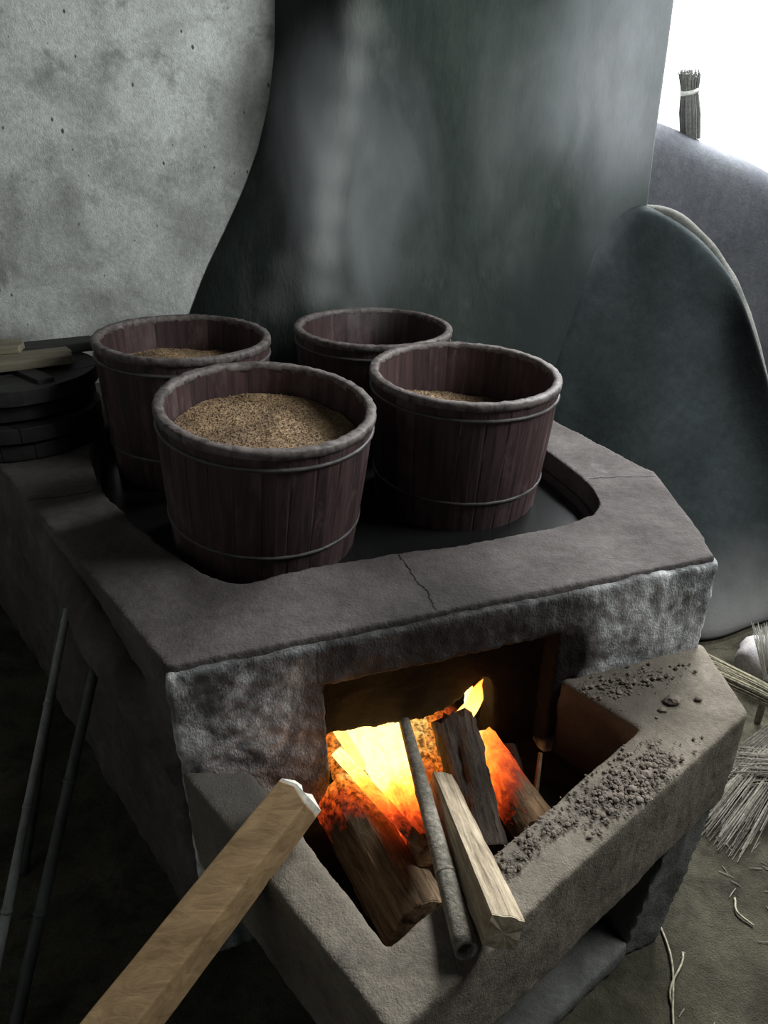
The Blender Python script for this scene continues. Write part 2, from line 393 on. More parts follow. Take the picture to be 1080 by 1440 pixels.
for a, b in zip(top, bot):
    ra, rb = [], []
    for k in range(15):
        t = k / 14
        q = a.lerp(b, t ** 1.9); q.z = a.z + (b.z - a.z) * t
        ra.append(q)
        off = V * (0.16 if len(fr) > 4 else 0.035) + U * (0.04 if len(fr) > 4 else 0.0)
        h = q + off
        if k == 0: h.z -= 0.015
        rb.append(h)
    ra[0] = ra[0] + V * 0.02
    fr.append(ra); bk.append(rb)
se = empty('plaster_screen', (1.3, 2.9, FLOOR))
tag(se, 'dark plaster screen with a rounded shoulder curving down beside the stove to a flared foot', 'partition')
sc_ = grid_solid('panel', fr, bk, M['screen'], se)
m = sc_.modifiers.new('sub', 'SUBSURF'); m.levels = 2; m.render_levels = 2
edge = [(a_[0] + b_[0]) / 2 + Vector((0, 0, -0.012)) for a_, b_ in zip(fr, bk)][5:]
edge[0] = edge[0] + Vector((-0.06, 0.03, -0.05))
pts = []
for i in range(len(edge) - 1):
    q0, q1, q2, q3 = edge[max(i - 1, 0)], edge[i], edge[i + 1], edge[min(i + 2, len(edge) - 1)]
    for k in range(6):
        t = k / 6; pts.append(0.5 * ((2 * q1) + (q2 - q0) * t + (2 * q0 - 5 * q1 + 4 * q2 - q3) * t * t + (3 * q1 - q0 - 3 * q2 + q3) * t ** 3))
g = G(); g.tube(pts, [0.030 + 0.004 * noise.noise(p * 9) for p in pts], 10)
tag(g.out('rim_light_edge', M['pillar'], se, True), 'pale tube painting the rim light along the screen top')  # pale tube added to stand for rim light on the top edge

# second hood behind it
top = [(2.35, 1.78), (2.68, 1.77), (2.76, 1.755), (2.90, 1.715), (3.02, 1.675), (3.2, 1.622), (3.416, 1.555), (3.7, 1.44), (4.1, 1.2), (4.4, 0.9)]
fr, bk = [], []
for u_, z_ in top:
    ra, rb = [], []
    for k in range(10):
        t = k / 9; z = z_ + (FLOOR - z_) * t
        ra.append(W(u_, 2.3 - 0.10 * t - (0.0 if k else -0.03), z)); rb.append(W(u_, 2.62, z + (0 if k else -0.01)))
    fr.append(ra); bk.append(rb)
ho = grid_solid('plaster_hood', fr, bk, M['hood'])
m = ho.modifiers.new('sub', 'SUBSURF'); m.levels = 2; m.render_levels = 2
tag(ho, 'grey plaster hood with a sloping top behind the dark screen, broom standing on it', 'partition')

# ------------------------------------------------------------------ the stove
st = empty('cement_stove', W(0.6, 0.6, FLOOR))
tag(st, 'soot-stained cement stove with fire hole and hearth pit, four barrels in its top', 'stove')
# top slab: ring round the basin opening
outer = [(0.004, 0.012), (1.350, 0.012), (1.518, 0.477), (1.45, 0.954), (1.48, 1.66), (0.63, 1.66), (0.15, 1.985), (-0.73, 1.985)]
hole = chaikin([Vector(p) for p in ((0.16, 0.25), (0.34, 0.30), (1.08, 0.255), (1.27, 0.36), (1.285, 0.75), (1.22, 1.635), (-0.12, 1.60), (-0.17, 1.05), (0.0, 0.57))], 3)
def ray_poly(c, d, poly):
    best = None
    for i in range(len(poly)):
        a = Vector(poly[i]); b = Vector(poly[(i + 1) % len(poly)]); e = b - a
        den = d.x * e.y - d.y * e.x
        if abs(den) < 1e-9: continue
        t = ((a.x - c.x) * e.y - (a.y - c.y) * e.x) / den; s = ((a.x - c.x) * d.y - (a.y - c.y) * d.x) / den
        if t > 0 and -1e-6 <= s <= 1 + 1e-6 and (best is None or t < best): best = t
    return c + d * best
cen = Vector((0.55, 0.95)); NA = 120
angs = sorted([2 * math.pi * k / NA for k in range(NA)] + [math.atan2(p[1] - cen.y, p[0] - cen.x) % (2 * math.pi) for p in outer])
ro, ri = [], []
for a in angs:
    d = Vector((math.cos(a), math.sin(a))); ro.append(ray_poly(cen, d, outer)); ri.append(ray_poly(cen, d, hole))
k = len(angs); g = G()
v = [W(p.x, p.y, z) for z in (0.648, 0.78) for ring in (ro, ri) for p in ring]
f = []
for i in range(k):
    j = (i + 1) % k
    f += [[i, j, k + j, k + i], [2 * k + i, 3 * k + i, 3 * k + j, 2 * k + j], [i, 2 * k + i, 2 * k + j, j], [k + i, k + j, 3 * k + j, 3 * k + i]]
g.put(v, f)
slab = organic(g.out('top_slab', M['stove'], st), 0.010, 5, 0.007, 0.22, 0.002, 0.03)
# front piers either side of the fire hole
g = G(); g.uvbox(0.0, 0.325, 0.0, 0.22, FLOOR, 0.766)
tag(organic(g.out('front_pier', M['pier'], st), 0.009, 3, 0.008, 0.10, 0.003, 0.025), 'front pier with flaking grey limewash')
g = G(); g.prism([W(0.905, 0.0, 0), W(1.353, 0.0, 0), W(1.435, 0.24, 0), W(0.905, 0.24, 0)], FLOOR, 0.766)
organic(g.out('front_pier', M['pier'], st), 0.009, 3, 0.007, 0.10, 0.003, 0.025)
g = G(); g.uvbox(0.30, 0.93, -0.001, 0.10, 0.650, 0.766)
tag(organic(g.out('lintel', M['pier'], st), 0.009, 3, 0.006, 0.10, 0.003, 0.025), 'soot-darkened lintel over the fire hole')
# left flank with a slumped ridge of plaster
g = G()
g.prism([W(-0.012, 0.03, 0), W(0.2, 0.2, 0), W(-0.15, 1.2, 0), W(-0.52, 1.98, 0), W(-0.74, 1.98, 0)], FLOOR, 0.66,
        [W(0.0, 0.02, 0), W(0.2, 0.2, 0), W(-0.15, 1.2, 0), W(-0.52, 1.98, 0), W(-0.72, 1.98, 0)])
g.tube([W(-0.28, 0.86, 0.72), W(-0.21, 0.62, 0.70), W(-0.15, 0.38, 0.66), W(-0.07, 0.20, 0.60), W(0.0, 0.08, 0.48), W(0.02, 0.06, 0.2)], [0.05, 0.06, 0.065, 0.06, 0.05, 0.045], 10)
organic(g.out('left_flank', M['stove'], st), 0.012, 4, 0.02, 0.16, 0.004, 0.04)
g = G(); g.prism([W(1.36, 0.06, 0), W(1.51, 0.477, 0), W(1.44, 0.954, 0), W(1.47, 1.66, 0), W(1.32, 1.66, 0), W(1.28, 0.2, 0)], FLOOR, 0.66)
organic(g.out('right_flank', M['stove'], st), 0.014, 4, 0.006, 0.2)
# fire chamber
g = G()
pr_ = [(0.30, 0.66), (0.30, 0.10), (0.335, 0.10), (0.338, 0.452), (0.45, 0.442), (0.58, 0.424), (0.655, 0.445), (0.70, 0.478), (0.735, 0.520), (0.760, 0.515), (0.775, 0.46), (0.782, 0.36), (0.79, 0.10), (0.93, 0.10), (0.93, 0.66)]
v = [W(u_, 0.055, z_) for u_, z_ in pr_] + [W(u_, 0.14, z_) for u_, z_ in pr_]; nn = len(pr_)
g.put(v, [list(range(nn)), list(range(nn, 2 * nn))[::-1]] + [[i, (i + 1) % nn, nn + (i + 1) % nn, nn + i] for i in range(nn)])
tag(organic(g.out('fire_arch', M['sootblack'], st), 0.008, 2, 0.006, 0.06), 'soot-black arch over the flames')
g = G(); g.uvbox(0.24, 0.32, 0.12, 1.1, 0.15, 0.62); g.uvbox(0.84, 0.92, 0.12, 1.1, 0.15, 0.62); g.uvbox(0.24, 0.92, 1.02, 1.1, 0.15, 0.62)
g.uvbox(0.24, 0.92, 0.12, 1.1, 0.57, 0.63)
g.out('fire_chamber', M['sootblack'], st)
# hearth pit
K = (0.012, 0.625); OL = (-0.44, 1.152); OR = (0.875, 1.337); FRb = (0.845, 1.56)
iA = (-0.291, 1.16); iE = (0.006, 0.769); iC = (0.594, 1.279); iB = (0.44, 1.46)
g = G()
g.prism([OL, K, iE, iA], 0.20, 0.50)
g.prism([K, OR, iC, iE], 0.20, 0.50)
g.prism([OR, (0.86, 1.60), (0.40, 1.50), iC], 0.20, 0.50)
organic(g.out('hearth_rim', M['hearth'], st), 0.0085, 6, 0.006, 0.14, 0.002, 0.03)
g = G(); g.prism([(-0.36, 1.15), (0.012, 0.70), (0.74, 1.30), (0.70, 1.52), (0.30, 2.2), (-0.40, 2.0)], 0.17, 0.262)
organic(g.out('pit_floor', M['sootblack'], st), 0.014, 2, 0.008, 0.05)
g = G(); g.prism([(0.60, 1.13), (0.715, 1.175), (0.74, 1.36), (0.56, 1.27)], FLOOR, 0.26, [(0.69, 1.19), (0.862, 1.328), (0.80, 1.44), (0.60, 1.28)])
organic(g.out('support_pillar', M['pillar'], st), 0.01, 3, 0.008, 0.1)
g = G(); g.prism([(0.62, 1.135), (0.30, 0.885), (0.18, 0.98), (0.50, 1.26)], FLOOR, -0.09)
organic(g.out('plinth', M['pillar'], st), 0.012, 3, 0.006, 0.1)
g = G(); g.prism([(-0.30, 1.18), (-0.02, 0.86), (0.10, 0.92), (0.56, 1.33), (0.55, 1.50), (0.2, 1.42)], FLOOR, 0.2)
g.out('hearth_base', M['underside'], st)
# cracks: thin jagged seams of soot lying in the slab surface
def crack(pts, wd, name='crack'):
    rr = random.Random(len(pts)); P = [Vector((*p, 0.80)) for p in pts]; L = []
    for a, b in zip(P, P[1:]):
        for k in range(6):
            q = a.lerp(b, k / 6); L.append(q + Vector((rr.uniform(-1, 1), rr.uniform(-1, 1), 0)) * wd * 1.1)
    L.append(P[-1]); v, f = [], []
    for i, q in enumerate(L):
        d = (L[min(i + 1, len(L) - 1)] - L[max(i - 1, 0)]).normalized(); nr = Vector((-d.y, d.x, 0)) * wd * rr.uniform(0.3, 1.0)
        v += [q - nr, q + nr]
    f = [[2 * i, 2 * i + 2, 2 * i + 3, 2 * i + 1] for i in range(len(L) - 1)]
    o = add(name, v, f, M['sootblack'], st)
    m = o.modifiers.new('lie', 'SHRINKWRAP'); m.target = slab; m.wrap_method = 'PROJECT'; m.use_project_z = True
    m.use_negative_direction = True; m.use_positive_direction = False; m.offset = 0.0006
    return o

# basin and water
bs = empty('iron_basin', W(0.55, 0.95, 0.63)); tag(bs, 'blackened iron basin of water let into the stove top under the barrels', 'basin')
g = G(); hb = [(cen + (p - cen) * 1.03) for p in hole]; hi = [(cen + (p - cen) * 0.985) for p in hole]; hj = [(cen + (p - cen) * 0.965) for p in hole]
k = len(hole)
v = [W(p.x, p.y, z) for ring, z in ((hb, 0.700), (hb, 0.716), (hi, 0.716), (hj, 0.655), (hj, 0.640), (hb, 0.640)) for p in ring]
f = [[a * k + i, a * k + (i + 1) % k, ((a + 1) % 6) * k + (i + 1) % k, ((a + 1) % 6) * k + i] for a in range(6) for i in range(k) if a != 3]
f += [[3 * k + i for i in range(k)], [4 * k + i for i in range(k)][::-1]]
g.put(v, f); g.out('basin', M['iron'], bs)
g = G(); hw = [(cen + (p - cen) * 0.972) for p in hole]
g.prism([W(p.x, p.y, 0) for p in hw], 0.668, 0.692); tag(g.out('water', M['water'], bs), 'dark still water', kind='stuff')

# ------------------------------------------------------------------ barrels
NS = 26; H = 0.43; RT = 0.277; RB = 0.248; TH = 0.021
def stave_mesh(seed):
    r = random.Random(seed); v = []; f = []; nz = 7
    half = math.pi / NS * 0.995
    for i in range(nz):
        t = i / (nz - 1); z = t * H; rr = RB + (RT - RB) * t + 0.004 * math.sin(math.pi * t)
        if i == nz - 1: z += r.uniform(-0.009, -0.005)
        row = []
        ch_ = half * 0.16
        for a, dr in ((-half, -0.0011), (-half + ch_, 0.0), (0, 0.0008), (half - ch_, 0.0), (half, -0.0011)):
            q = rr + dr + r.uniform(-0.0006, 0.0006); row.append((q * math.cos(a), q * math.sin(a), z))
        for a in (half, 0, -half):
            q = rr - TH; row.append((q * math.cos(a), q * math.sin(a), z))
        v += row
    for i in range(nz - 1):
        for k_ in range(8): f.append([i * 8 + k_, i * 8 + (k_ + 1) % 8, (i + 1) * 8 + (k_ + 1) % 8, (i + 1) * 8 + k_])
    f.append(list(range(8))[::-1]); f.append([(nz - 1) * 8 + k_ for k_ in range(8)])
    me = bpy.data.meshes.new('stave'); me.from_pydata(v, [], f); me.materials.append(M['stave']); return me
SM = [stave_mesh(i) for i in range(4)]
def ring_part(name, parent, prof_rz, mat, n=72, wob=0.0, seed=1):
    g = G(); r = random.Random(seed); k = len(prof_rz); v = []; f = []
    for i in range(n):
        a = 2 * math.pi * i / n
        for rr, z in prof_rz:
            q = rr + r.uniform(-wob, wob); v.append((q * math.cos(a), q * math.sin(a), z + r.uniform(-wob, wob)))
    for i in range(n):
        for j in range(k): f.append([i * k + j, i * k + (j + 1) % k, ((i + 1) % n) * k + (j + 1) % k, ((i + 1) % n) * k + j])
    g.put(v, f); return g.out(name, mat, parent, True, True)
def barrel(rim_c, tx, ty, label, fill, seed):
    """rim_c: centre of the rim; tx, ty: lean towards -y and +x in degrees"""
    nrm = Vector((math.sin(math.radians(ty)), -math.sin(math.radians(tx)), 1)).normalized()
    q = Vector((0, 0, 1)).rotation_difference(nrm)
    hs = min(1.1, max(1.0, (rim_c[2] - 0.658) / H)) if not tx else 1.0
    e = empty('wooden_barrel', Vector(rim_c) - nrm * H * hs); e.rotation_euler = q.to_euler(); e.scale = (1, 1, hs)
    tag(e, label, 'barrel', 'steaming barrels set in the stove')
    r = random.Random(seed)
    for i in range(NS):
        o = bpy.data.objects.new('stave', SM[r.randrange(4)]); COL.objects.link(o); o.parent = e
        o.rotation_euler = (0, 0, 2 * math.pi * i / NS + seed)
    ring_part('rim_band', e, [(RT - TH - 0.001, H - 0.008), (RT - TH + 0.001, H + 0.002), (RT - 0.012, H + 0.004), (RT + 0.002, H + 0.003), (RT + 0.005, H - 0.001), (RT + 0.0045, H - 0.017), (RT - 0.004, H - 0.020), (RT - TH, H - 0.018)], M['rim'], 120, 0.0014, seed)
    zz = 0.125; rr = RB + (RT - RB) * zz / H + 0.0015
    ring_part('hoop', e, [(rr, zz - 0.006), (rr + 0.005, zz - 0.004), (rr + 0.006, zz), (rr + 0.005, zz + 0.004), (rr, zz + 0.006)], M['hoop'], 72, 0.0004, seed + 1)
    ring_part('hoop', e, [(RT - 0.004, H - 0.052), (RT + 0.0035, H - 0.050), (RT + 0.0045, H - 0.046), (RT + 0.0035, H - 0.042), (RT - 0.004, H - 0.040)], M['hoop'], 72, 0.0004, seed + 1)
    g = G(); g.prism([(0.236 * math.cos(2 * math.pi * i / 40), 0.236 * math.sin(2 * math.pi * i / 40)) for i in range(40)], 0.03, 0.05)
    g.out('bottom_board', M['lid'], e, False, True)
    if fill:
        depth, heap, hx, hy, lab = fill
        rr = RT - TH - 0.006 - (RT - RB) * depth / H
        g = G(); nr = 22; na = 60; v = [(0, 0, 0)]; f = []
        def hz(x, y):
            d = math.hypot(x - hx, y - hy)
            return H - depth + heap * math.exp(-(d / 0.13) ** 2) + 0.009 * noise.noise(Vector((x * 11, y * 11, seed))) + 0.003 * noise.noise(Vector((x * 45, y * 45, seed)))
        v = [(0, 0, hz(0, 0))]
        for i in range(1, nr + 1):
            for j in range(na):
                a = 2 * math.pi * j / na; x = rr * i / nr * math.cos(a); y = rr * i / nr * math.sin(a); v.append((x, y, hz(x, y)))
        for j in range(na): f.append([0, 1 + j, 1 + (j + 1) % na])
        for i in range(nr - 1):
            for j in range(na): f.append([1 + i * na + j, 1 + (i + 1) * na + j, 1 + (i + 1) * na + (j + 1) % na, 1 + i * na + (j + 1) % na])
        # skirt and underside
        b0 = len(v)
        for j in range(na): a = 2 * math.pi * j / na; v.append(((rr - 0.006) * math.cos(a), (rr - 0.006) * math.sin(a), H - depth - 0.06))
        o_ = 1 + (nr - 1) * na
        for j in range(na): f.append([o_ + j, b0 + j, b0 + (j + 1) % na, o_ + (j + 1) % na])
        f.append([b0 + j for j in range(na)][::-1])
        g.put(v, f)
        for _ in range(5200):
            a = r.uniform(0, 6.283); d = rr * math.sqrt(r.random()) * 0.985; x, y = d * math.cos(a), d * math.sin(a); z = hz(x, y) + r.uniform(0, 0.003)
            l1 = r.uniform(0.0018, 0.0036); l2 = l1 * 0.6; t = r.uniform(0, 6.283); ca, sa = math.cos(t), math.sin(t); tl = r.uniform(-0.5, 0.5)
            ax = Vector((ca, sa, tl)) * l1; ay = Vector((-sa, ca, 0)) * l2; az = Vector((0, 0, l2)); p = Vector((x, y, z))
            g.put([p + ax, p - ax, p + ay, p - ay, p + az, p - az], [[0, 2, 4], [2, 1, 4], [1, 3, 4], [3, 0, 4], [2, 0, 5], [1, 2, 5], [3, 1, 5], [0, 3, 5]])
        me = bpy.data.meshes.new('grain_mash'); me.from_pydata([tuple(q_) for q_ in g.v], [], g.f); me.materials.append(M['mash'])
        o = bpy.data.objects.new('grain_mash', me); COL.objects.link(o); o.location = e.location; o.rotation_euler = e.rotation_euler; o.scale = e.scale
        tag(o, lab, 'grain', None, 'stuff')
    return e
barrel((-0.300, 1.805, 1.108), 4.0, 5.5, 'wooden stave barrel leaning forward, filled near the brim with brown grain mash', (0.082, -0.012, 0.10, 0.06, 'brown steamed grain mash filling the leaning barrel'), 3)
barrel((0.239, 2.112, 1.097), 1.6, 2.2, 'dark wooden barrel beside the leaning one, over the wide corner of basin, grain low inside', (0.165, 0.055, -0.13, 0.08, 'small low heap of grain in the barrel at the open basin corner'), 11)
barrel((-0.652, 2.386, 1.129), 0.0, 2.6, 'shadowed wooden barrel near the stacked lids with grain heaped at one side', (0.105, 0.05, -0.08, 0.02, 'heap of pale grain in the barrel near the stacked lids'), 19)
barrel((-0.0374, 2.645, 1.097), 0.0, 1.6, 'dark wooden barrel against the chimney breast, its inside black and steaming', None, 27)

# ------------------------------------------------------------------ firewood
def log(name, label, p0, p1, r0, r1, mat, sides=10, rough=0.10, squash=1.0, end0=None, end1=None, seed=0, segs=12, bend=0.0, rot=0.0, shape=None):
    """p0 is the end in the fire; end0/end1: materials of visible cut ends"""
    p0, p1 = Vector(p0), Vector(p1); r = random.Random(seed)
    d = (p0 - p1).normalized(); a = Vector((0, 0, 1)).cross(d).normalized(); b = d.cross(a).normalized(); L = (p0 - p1).length
    e = empty(name, p1, Matrix((a, b, d)).transposed().to_euler()); tag(e, label, 'firewood', 'firewood in the hearth')
    if shape is None: shape = [(math.cos(2 * math.pi * k / sides), math.sin(2 * math.pi * k / sides)) for k in range(sides)]
    c_, s_ = math.cos(rot), math.sin(rot); dense = []
    for k in range(len(shape)):
        q0, q1 = Vector(shape[k]), Vector(shape[(k + 1) % len(shape)])
        m_ = max(1, round(24 / len(shape)))
        for t in range(m_): dense.append(q0.lerp(q1, t / m_))
    dense = [(x * c_ - y * s_, (x * s_ + y * c_) * squash) for x, y in dense]; ns = len(dense); segs = max(6, int(L / 0.014))
    v, f = [], []
    for i in range(segs + 1):
        t = i / segs; z = L * t; rr = r1 + (r0 - r1) * t
        for x, y in dense:
            q = Vector((x, y, 0))
            k1 = noise.noise(Vector((x * 1.6 + seed * 7, y * 1.6, z * 5))) * 1.3 + noise.noise(Vector((x * 4, y * 4 + seed * 3, z * 14))) * 0.7 + noise.noise(Vector((x * 9, y * 9 + seed * 3, z * 40))) * 0.5
            q *= rr * (1 + rough * k1)
            zz_ = z
            if i in (0, segs): zz_ += (0.003 if end1 and i == 0 else 0.012) * rough * 10 * noise.noise(Vector((x * 3, y * 3, seed + i))) * min(1, rr / 0.03)
            v.append(Vector((q.x, q.y, zz_)) + Vector((0, bend * math.sin(math.pi * t), 0)))
    for i in range(segs):
        for k in range(ns): f.append([i * ns + k, i * ns + (k + 1) % ns, (i + 1) * ns + (k + 1) % ns, (i + 1) * ns + k])
    f.append(list(range(ns))[::-1]); f.append([segs * ns + k for k in range(ns)])
    o = add('trunk', v, f, mat, e, True, True)
    m = o.modifiers.new('edge', 'EDGE_SPLIT'); m.split_angle = math.radians(38)
    for mt, i, s in ((end1, 0, -1), (end0, segs, 1)):
        if mt:
            ring = [v[i * ns + k] for k in range(ns)]; cc = sum(ring, Vector()) / ns
            r1_ = [cc + (q - cc) * 0.985 for q in ring]; r2_ = [cc + Vector(((q.x - cc.x) * 0.5, (q.y - cc.y) * 0.5, (q.z - cc.z) * 0.5)) for q in ring]
            dz = Vector((0, 0, s))
            vv = [q - dz * 0.002 for q in r1_] + [q + dz * 0.003 for q in r1_] + [q + dz * 0.004 for q in r2_] + [cc + dz * 0.004]
            ff = [list(range(ns))] + [[k, (k + 1) % ns, ns + (k + 1) % ns, ns + k] for k in range(ns)] + [[ns + k, ns + (k + 1) % ns, 2 * ns + (k + 1) % ns, 2 * ns + k] for k in range(ns)] + [[2 * ns + k, 2 * ns + (k + 1) % ns, 3 * ns] for k in range(ns)]
            add('cut_end', vv, ff, mt, e, False, True)
    return e
SPLIT = [(1, -0.55), (0.9, 0.1), (0.55, 0.75), (0.1, 0.95), (-0.5, 0.7), (-0.95, 0.2), (-0.9, -0.5), (-0.4, -0.85), (0.4, -0.85)]
SQ = [(0.95, -0.9), (1, 0), (0.95, 0.9), (0, 1), (-0.95, 0.9), (-1, 0), (-0.95, -0.9), (0, -1)]
log('split_log', 'thick split log with glowing bark end, just beyond the square timber end', W(0.352, -0.030, 0.334), (0.070, 0.925, 0.325), 0.072, 0.070, M['log_big'], rough=0.10, seed=1, shape=SPLIT, end1=M['log_big'])
log('kindling_stick', 'thin burning slat lying along the top of the thick split log', (-0.110, 1.283, 0.422), (0.085, 1.02, 0.417), 0.017, 0.016, M['log_hot'], sides=6, rough=0.12, squash=0.6, seed=2)
log('kindling_stick', 'short upright orange sliver between the thin slat and the blazing slab', (-0.118, 1.40, 0.385), (-0.052, 1.235, 0.425), 0.016, 0.013, M['log_orange'], sides=6, rough=0.12, seed=3)
log('split_log', 'white-hot blazing slab in the middle of the fire', (-0.045, 1.46, 0.380), (0.104, 1.03, 0.385), 0.058, 0.032, M['log_hot'], rough=0.06, squash=0.75, seed=4, shape=SQ, rot=0.25)
log('charcoal_chunk', 'red glowing charcoal chunk beside the black round log', (0.070, 1.45, 0.358), (0.106, 1.26, 0.350), 0.040, 0.034, M['ember'], rough=0.2, seed=5)
log('round_log', 'charred black round log with rough bark standing over the embers', W(0.655, 0.020, 0.425), (0.228, 1.095, 0.315), 0.055, 0.052, M['log_char'], sides=14, rough=0.21, seed=6, end1=M['log_char'])
log('round_log', 'glowing orange log on the far side of the black round log', W(0.728, 0.022, 0.330), (0.352, 1.14, 0.315), 0.050, 0.054, M['log_orange'], sides=12, rough=0.08, seed=7)
log('split_log', 'pale square-cut split log poking out over the pit corner', (0.124, 1.165, 0.455), (0.195, 0.745, 0.576), 0.023, 0.031, M['log_pale'], rough=0.08, seed=8, shape=SQ, rot=0.35, end1=M['endgrain'])
log('wood_sliver', 'small upright splinter at the far side of the glowing orange log', (0.386, 1.33, 0.370), (0.368, 1.26, 0.262), 0.006, 0.008, M['log_orange'], sides=5, seed=9, segs=4)
log('charcoal_chunk', 'small red ember stub beside the splinter', (0.322, 1.40, 0.325), (0.335, 1.345, 0.286), 0.018, 0.022, M['ember'], rough=0.3, seed=10, segs=4)

# hollow bamboo blow pipe
def hollow(name, label, cat, p0, p1, r0, r1, mat, nodes=(0.4, 0.75), parent=None):
    p0, p1 = Vector(p0), Vector(p1); e = empty(name, p1); tag(e, label, cat)
    d = (p1 - p0).normalized(); a = d.cross(Vector((0, 0, 1))).normalized(); b = a.cross(d).normalized(); ns = 16
    prof_ = []
    for i in range(31):
        t = i / 30; rr = r0 + (r1 - r0) * t
        for nd in nodes: rr *= 1 + 0.10 * math.exp(-((t - nd) / 0.012) ** 2)
        prof_.append((t, rr))
    prof_.append((1.0, r1 * 0.72)); prof_.append((0.80, r1 * 0.62)); prof_.append((0.795, 0.0005))
    v, f = [], []
    for t, rr in prof_:
        for k in range(ns):
            an = 2 * math.pi * k / ns; v.append(p0.lerp(p1, t) + a * (math.cos(an) * rr) + b * (math.sin(an) * rr))
    for i in range(len(prof_) - 1):
        for k in range(ns): f.append([i * ns + k, i * ns + (k + 1) % ns, (i + 1) * ns + (k + 1) % ns, (i + 1) * ns + k])
    f.append(list(range(ns))[::-1])
    add('pipe', v, f, mat, e, True)
    for nd in nodes:
        c = p0.lerp(p1, nd); rr = (r0 + (r1 - r0) * nd) * 1.06; g = G(); g.tube([c - d * 0.004, c, c + d * 0.004], [rr, rr * 1.03, rr], 16, True); g.out('node_ring', mat, e, True)
    return e
hollow('bamboo_tube', 'hollow bamboo tube with an open dark end, laid beside the pale split log', 'bamboo', (0.050, 1.355, 0.449), (0.136, 0.738, 0.537), 0.014, 0.021, M['bamboo_fire'])

# big square timber propped on the hearth rim
p0 = Vector((-0.172, 1.010, 0.575)); p1 = Vector((-1.190, -0.141, -0.107))
e = empty('square_timber', p1); tag(e, 'long squared tan timber with a pale broken end, propped across the hearth rim', 'firewood')
d = (p1 - p0).normalized(); a = d.cross(Vector((0, 0, 1))).normalized(); b = a.cross(d).normalized()
v, f = [], []; sg = 22; rr_ = random.Random(4)
shape = [(0.042, -0.032), (0.045, 0.0), (0.040, 0.033), (0.0, 0.036), (-0.040, 0.034), (-0.044, 0.0), (-0.042, -0.033), (0.0, -0.036)]
for i in range(sg + 1):
    t = i / sg
    for x, y in shape:
        s = 1 + 0.40 * t + rr_.uniform(-0.015, 0.015); q = p0.lerp(p1, t) + a * (x * s) + b * (y * s)
        if i == 0: q -= d * rr_.uniform(0.0, 0.022)
        v.append(q)
for i in range(sg):
    for k in range(8): f.append([i * 8 + k, i * 8 + (k + 1) % 8, (i + 1) * 8 + (k + 1) % 8, (i + 1) * 8 + k])
f.append([sg * 8 + k for k in range(8)]); f.append(list(range(8))[::-1])
bevel(add('beam', v, f, M['timber'], e), 0.004)
g = G(); ring = [v[k] for k in range(8)]; cc = sum(ring, Vector()) / 8
vv = [cc + (q - cc) * 0.97 + d * 0.004 for q in ring]; r2 = [cc + (q - cc) * 0.96 - d * (0.004 + rr_.uniform(0, 0.012)) for q in ring]; r3 = [cc + (q - cc) * 0.5 - d * (0.006 + rr_.uniform(0, 0.016)) for q in ring]
v2 = vv + r2 + r3 + [cc - d * 0.012]
f2 = [[k, (k + 1) % 8, 8 + (k + 1) % 8, 8 + k] for k in range(8)] + [[8 + k, 8 + (k + 1) % 8, 16 + (k + 1) % 8, 16 + k] for k in range(8)] + [[16 + k, 16 + (k + 1) % 8, 24] for k in range(8)]
g.put(v2, f2); tag(g.out('broken_end', M['endwhite'], e), 'pale freshly broken end')

# heap of embers in the fire chamber, carrying the burning ends
g = G(); nu, nv = 22, 26; v, f = [], []
for i in range(nu + 1):
    for j in range(nv + 1):
        a_, b_ = i / nu, j / nv; p = W(0.345 + 0.42 * a_, 0.0 + 0.62 * b_, 0)
        h = 0.262 + 0.060 * (math.sin(math.pi * a_) ** 0.5) * math.sin(math.pi * min(1, b_ * 1.15 + 0.02)) ** 0.6 if b_ < 0.85 else 0.262
        h += 0.012 * noise.noise(p * 28) + 0.008 * noise.noise(p * 70)
        if i in (0, nu) or j in (0, nv): h = 0.25
        v.append((p.x, p.y, max(h, 0.25)))
m_ = nv + 1
for i in range(nu):
    for j in range(nv): f.append([i * m_ + j, (i + 1) * m_ + j, (i + 1) * m_ + j + 1, i * m_ + j + 1])
rim_ = [i * m_ for i in range(nu + 1)] + [nu * m_ + j for j in range(1, nv + 1)] + [i * m_ + nv for i in range(nu - 1, -1, -1)] + [j for j in range(nv - 1, 0, -1)]
f.append(rim_[::-1]); g.put(v, f)
tag(g.out('ember_bed', M['ember'], None, True), 'heap of glowing embers under the burning log ends in the fire hole', 'embers', None, 'stuff')
# flames
n = N('flame'); n.t.nodes.remove(n.b)
tc = n.n('ShaderNodeTexCoord').outputs['Object']; sp = n.n('ShaderNodeSeparateXYZ'); n.l(tc, sp.inputs[0])
hgt = n.math('DIVIDE', sp.outputs[2], 0.16)
lw = n.n('ShaderNodeLayerWeight'); lw.inputs[0].default_value = 0.35
em = n.n('ShaderNodeEmission'); n.l(n.ramp(hgt, [(0.0, (1.0, 0.72, 0.30)), (0.5, (1.0, 0.50, 0.10)), (1.0, (1.0, 0.20, 0.02))]), em.inputs[0])
n.l(n.math('MULTIPLY', n.ramp(n.noise(n.pos((30, 30, 12)), 1.0, 4, 0.6), [(0.3, 0.5), (0.7, 1.0)]), 6.0), em.inputs[1])
tr = n.n('ShaderNodeBsdfTransparent'); mx = n.n('ShaderNodeMixShader')
al = n.math('ADD', lw.outputs['Facing'], n.math('MULTIPLY', hgt, 0.35), True)
n.l(n.ramp(al, [(0.35, 0.0), (1.0, 1.0)]), mx.inputs[0]); n.l(em.outputs[0], mx.inputs[1]); n.l(tr.outputs[0], mx.inputs[2])
n.l(mx.outputs[0], n.o.inputs[0]); M['flame'] = n.m
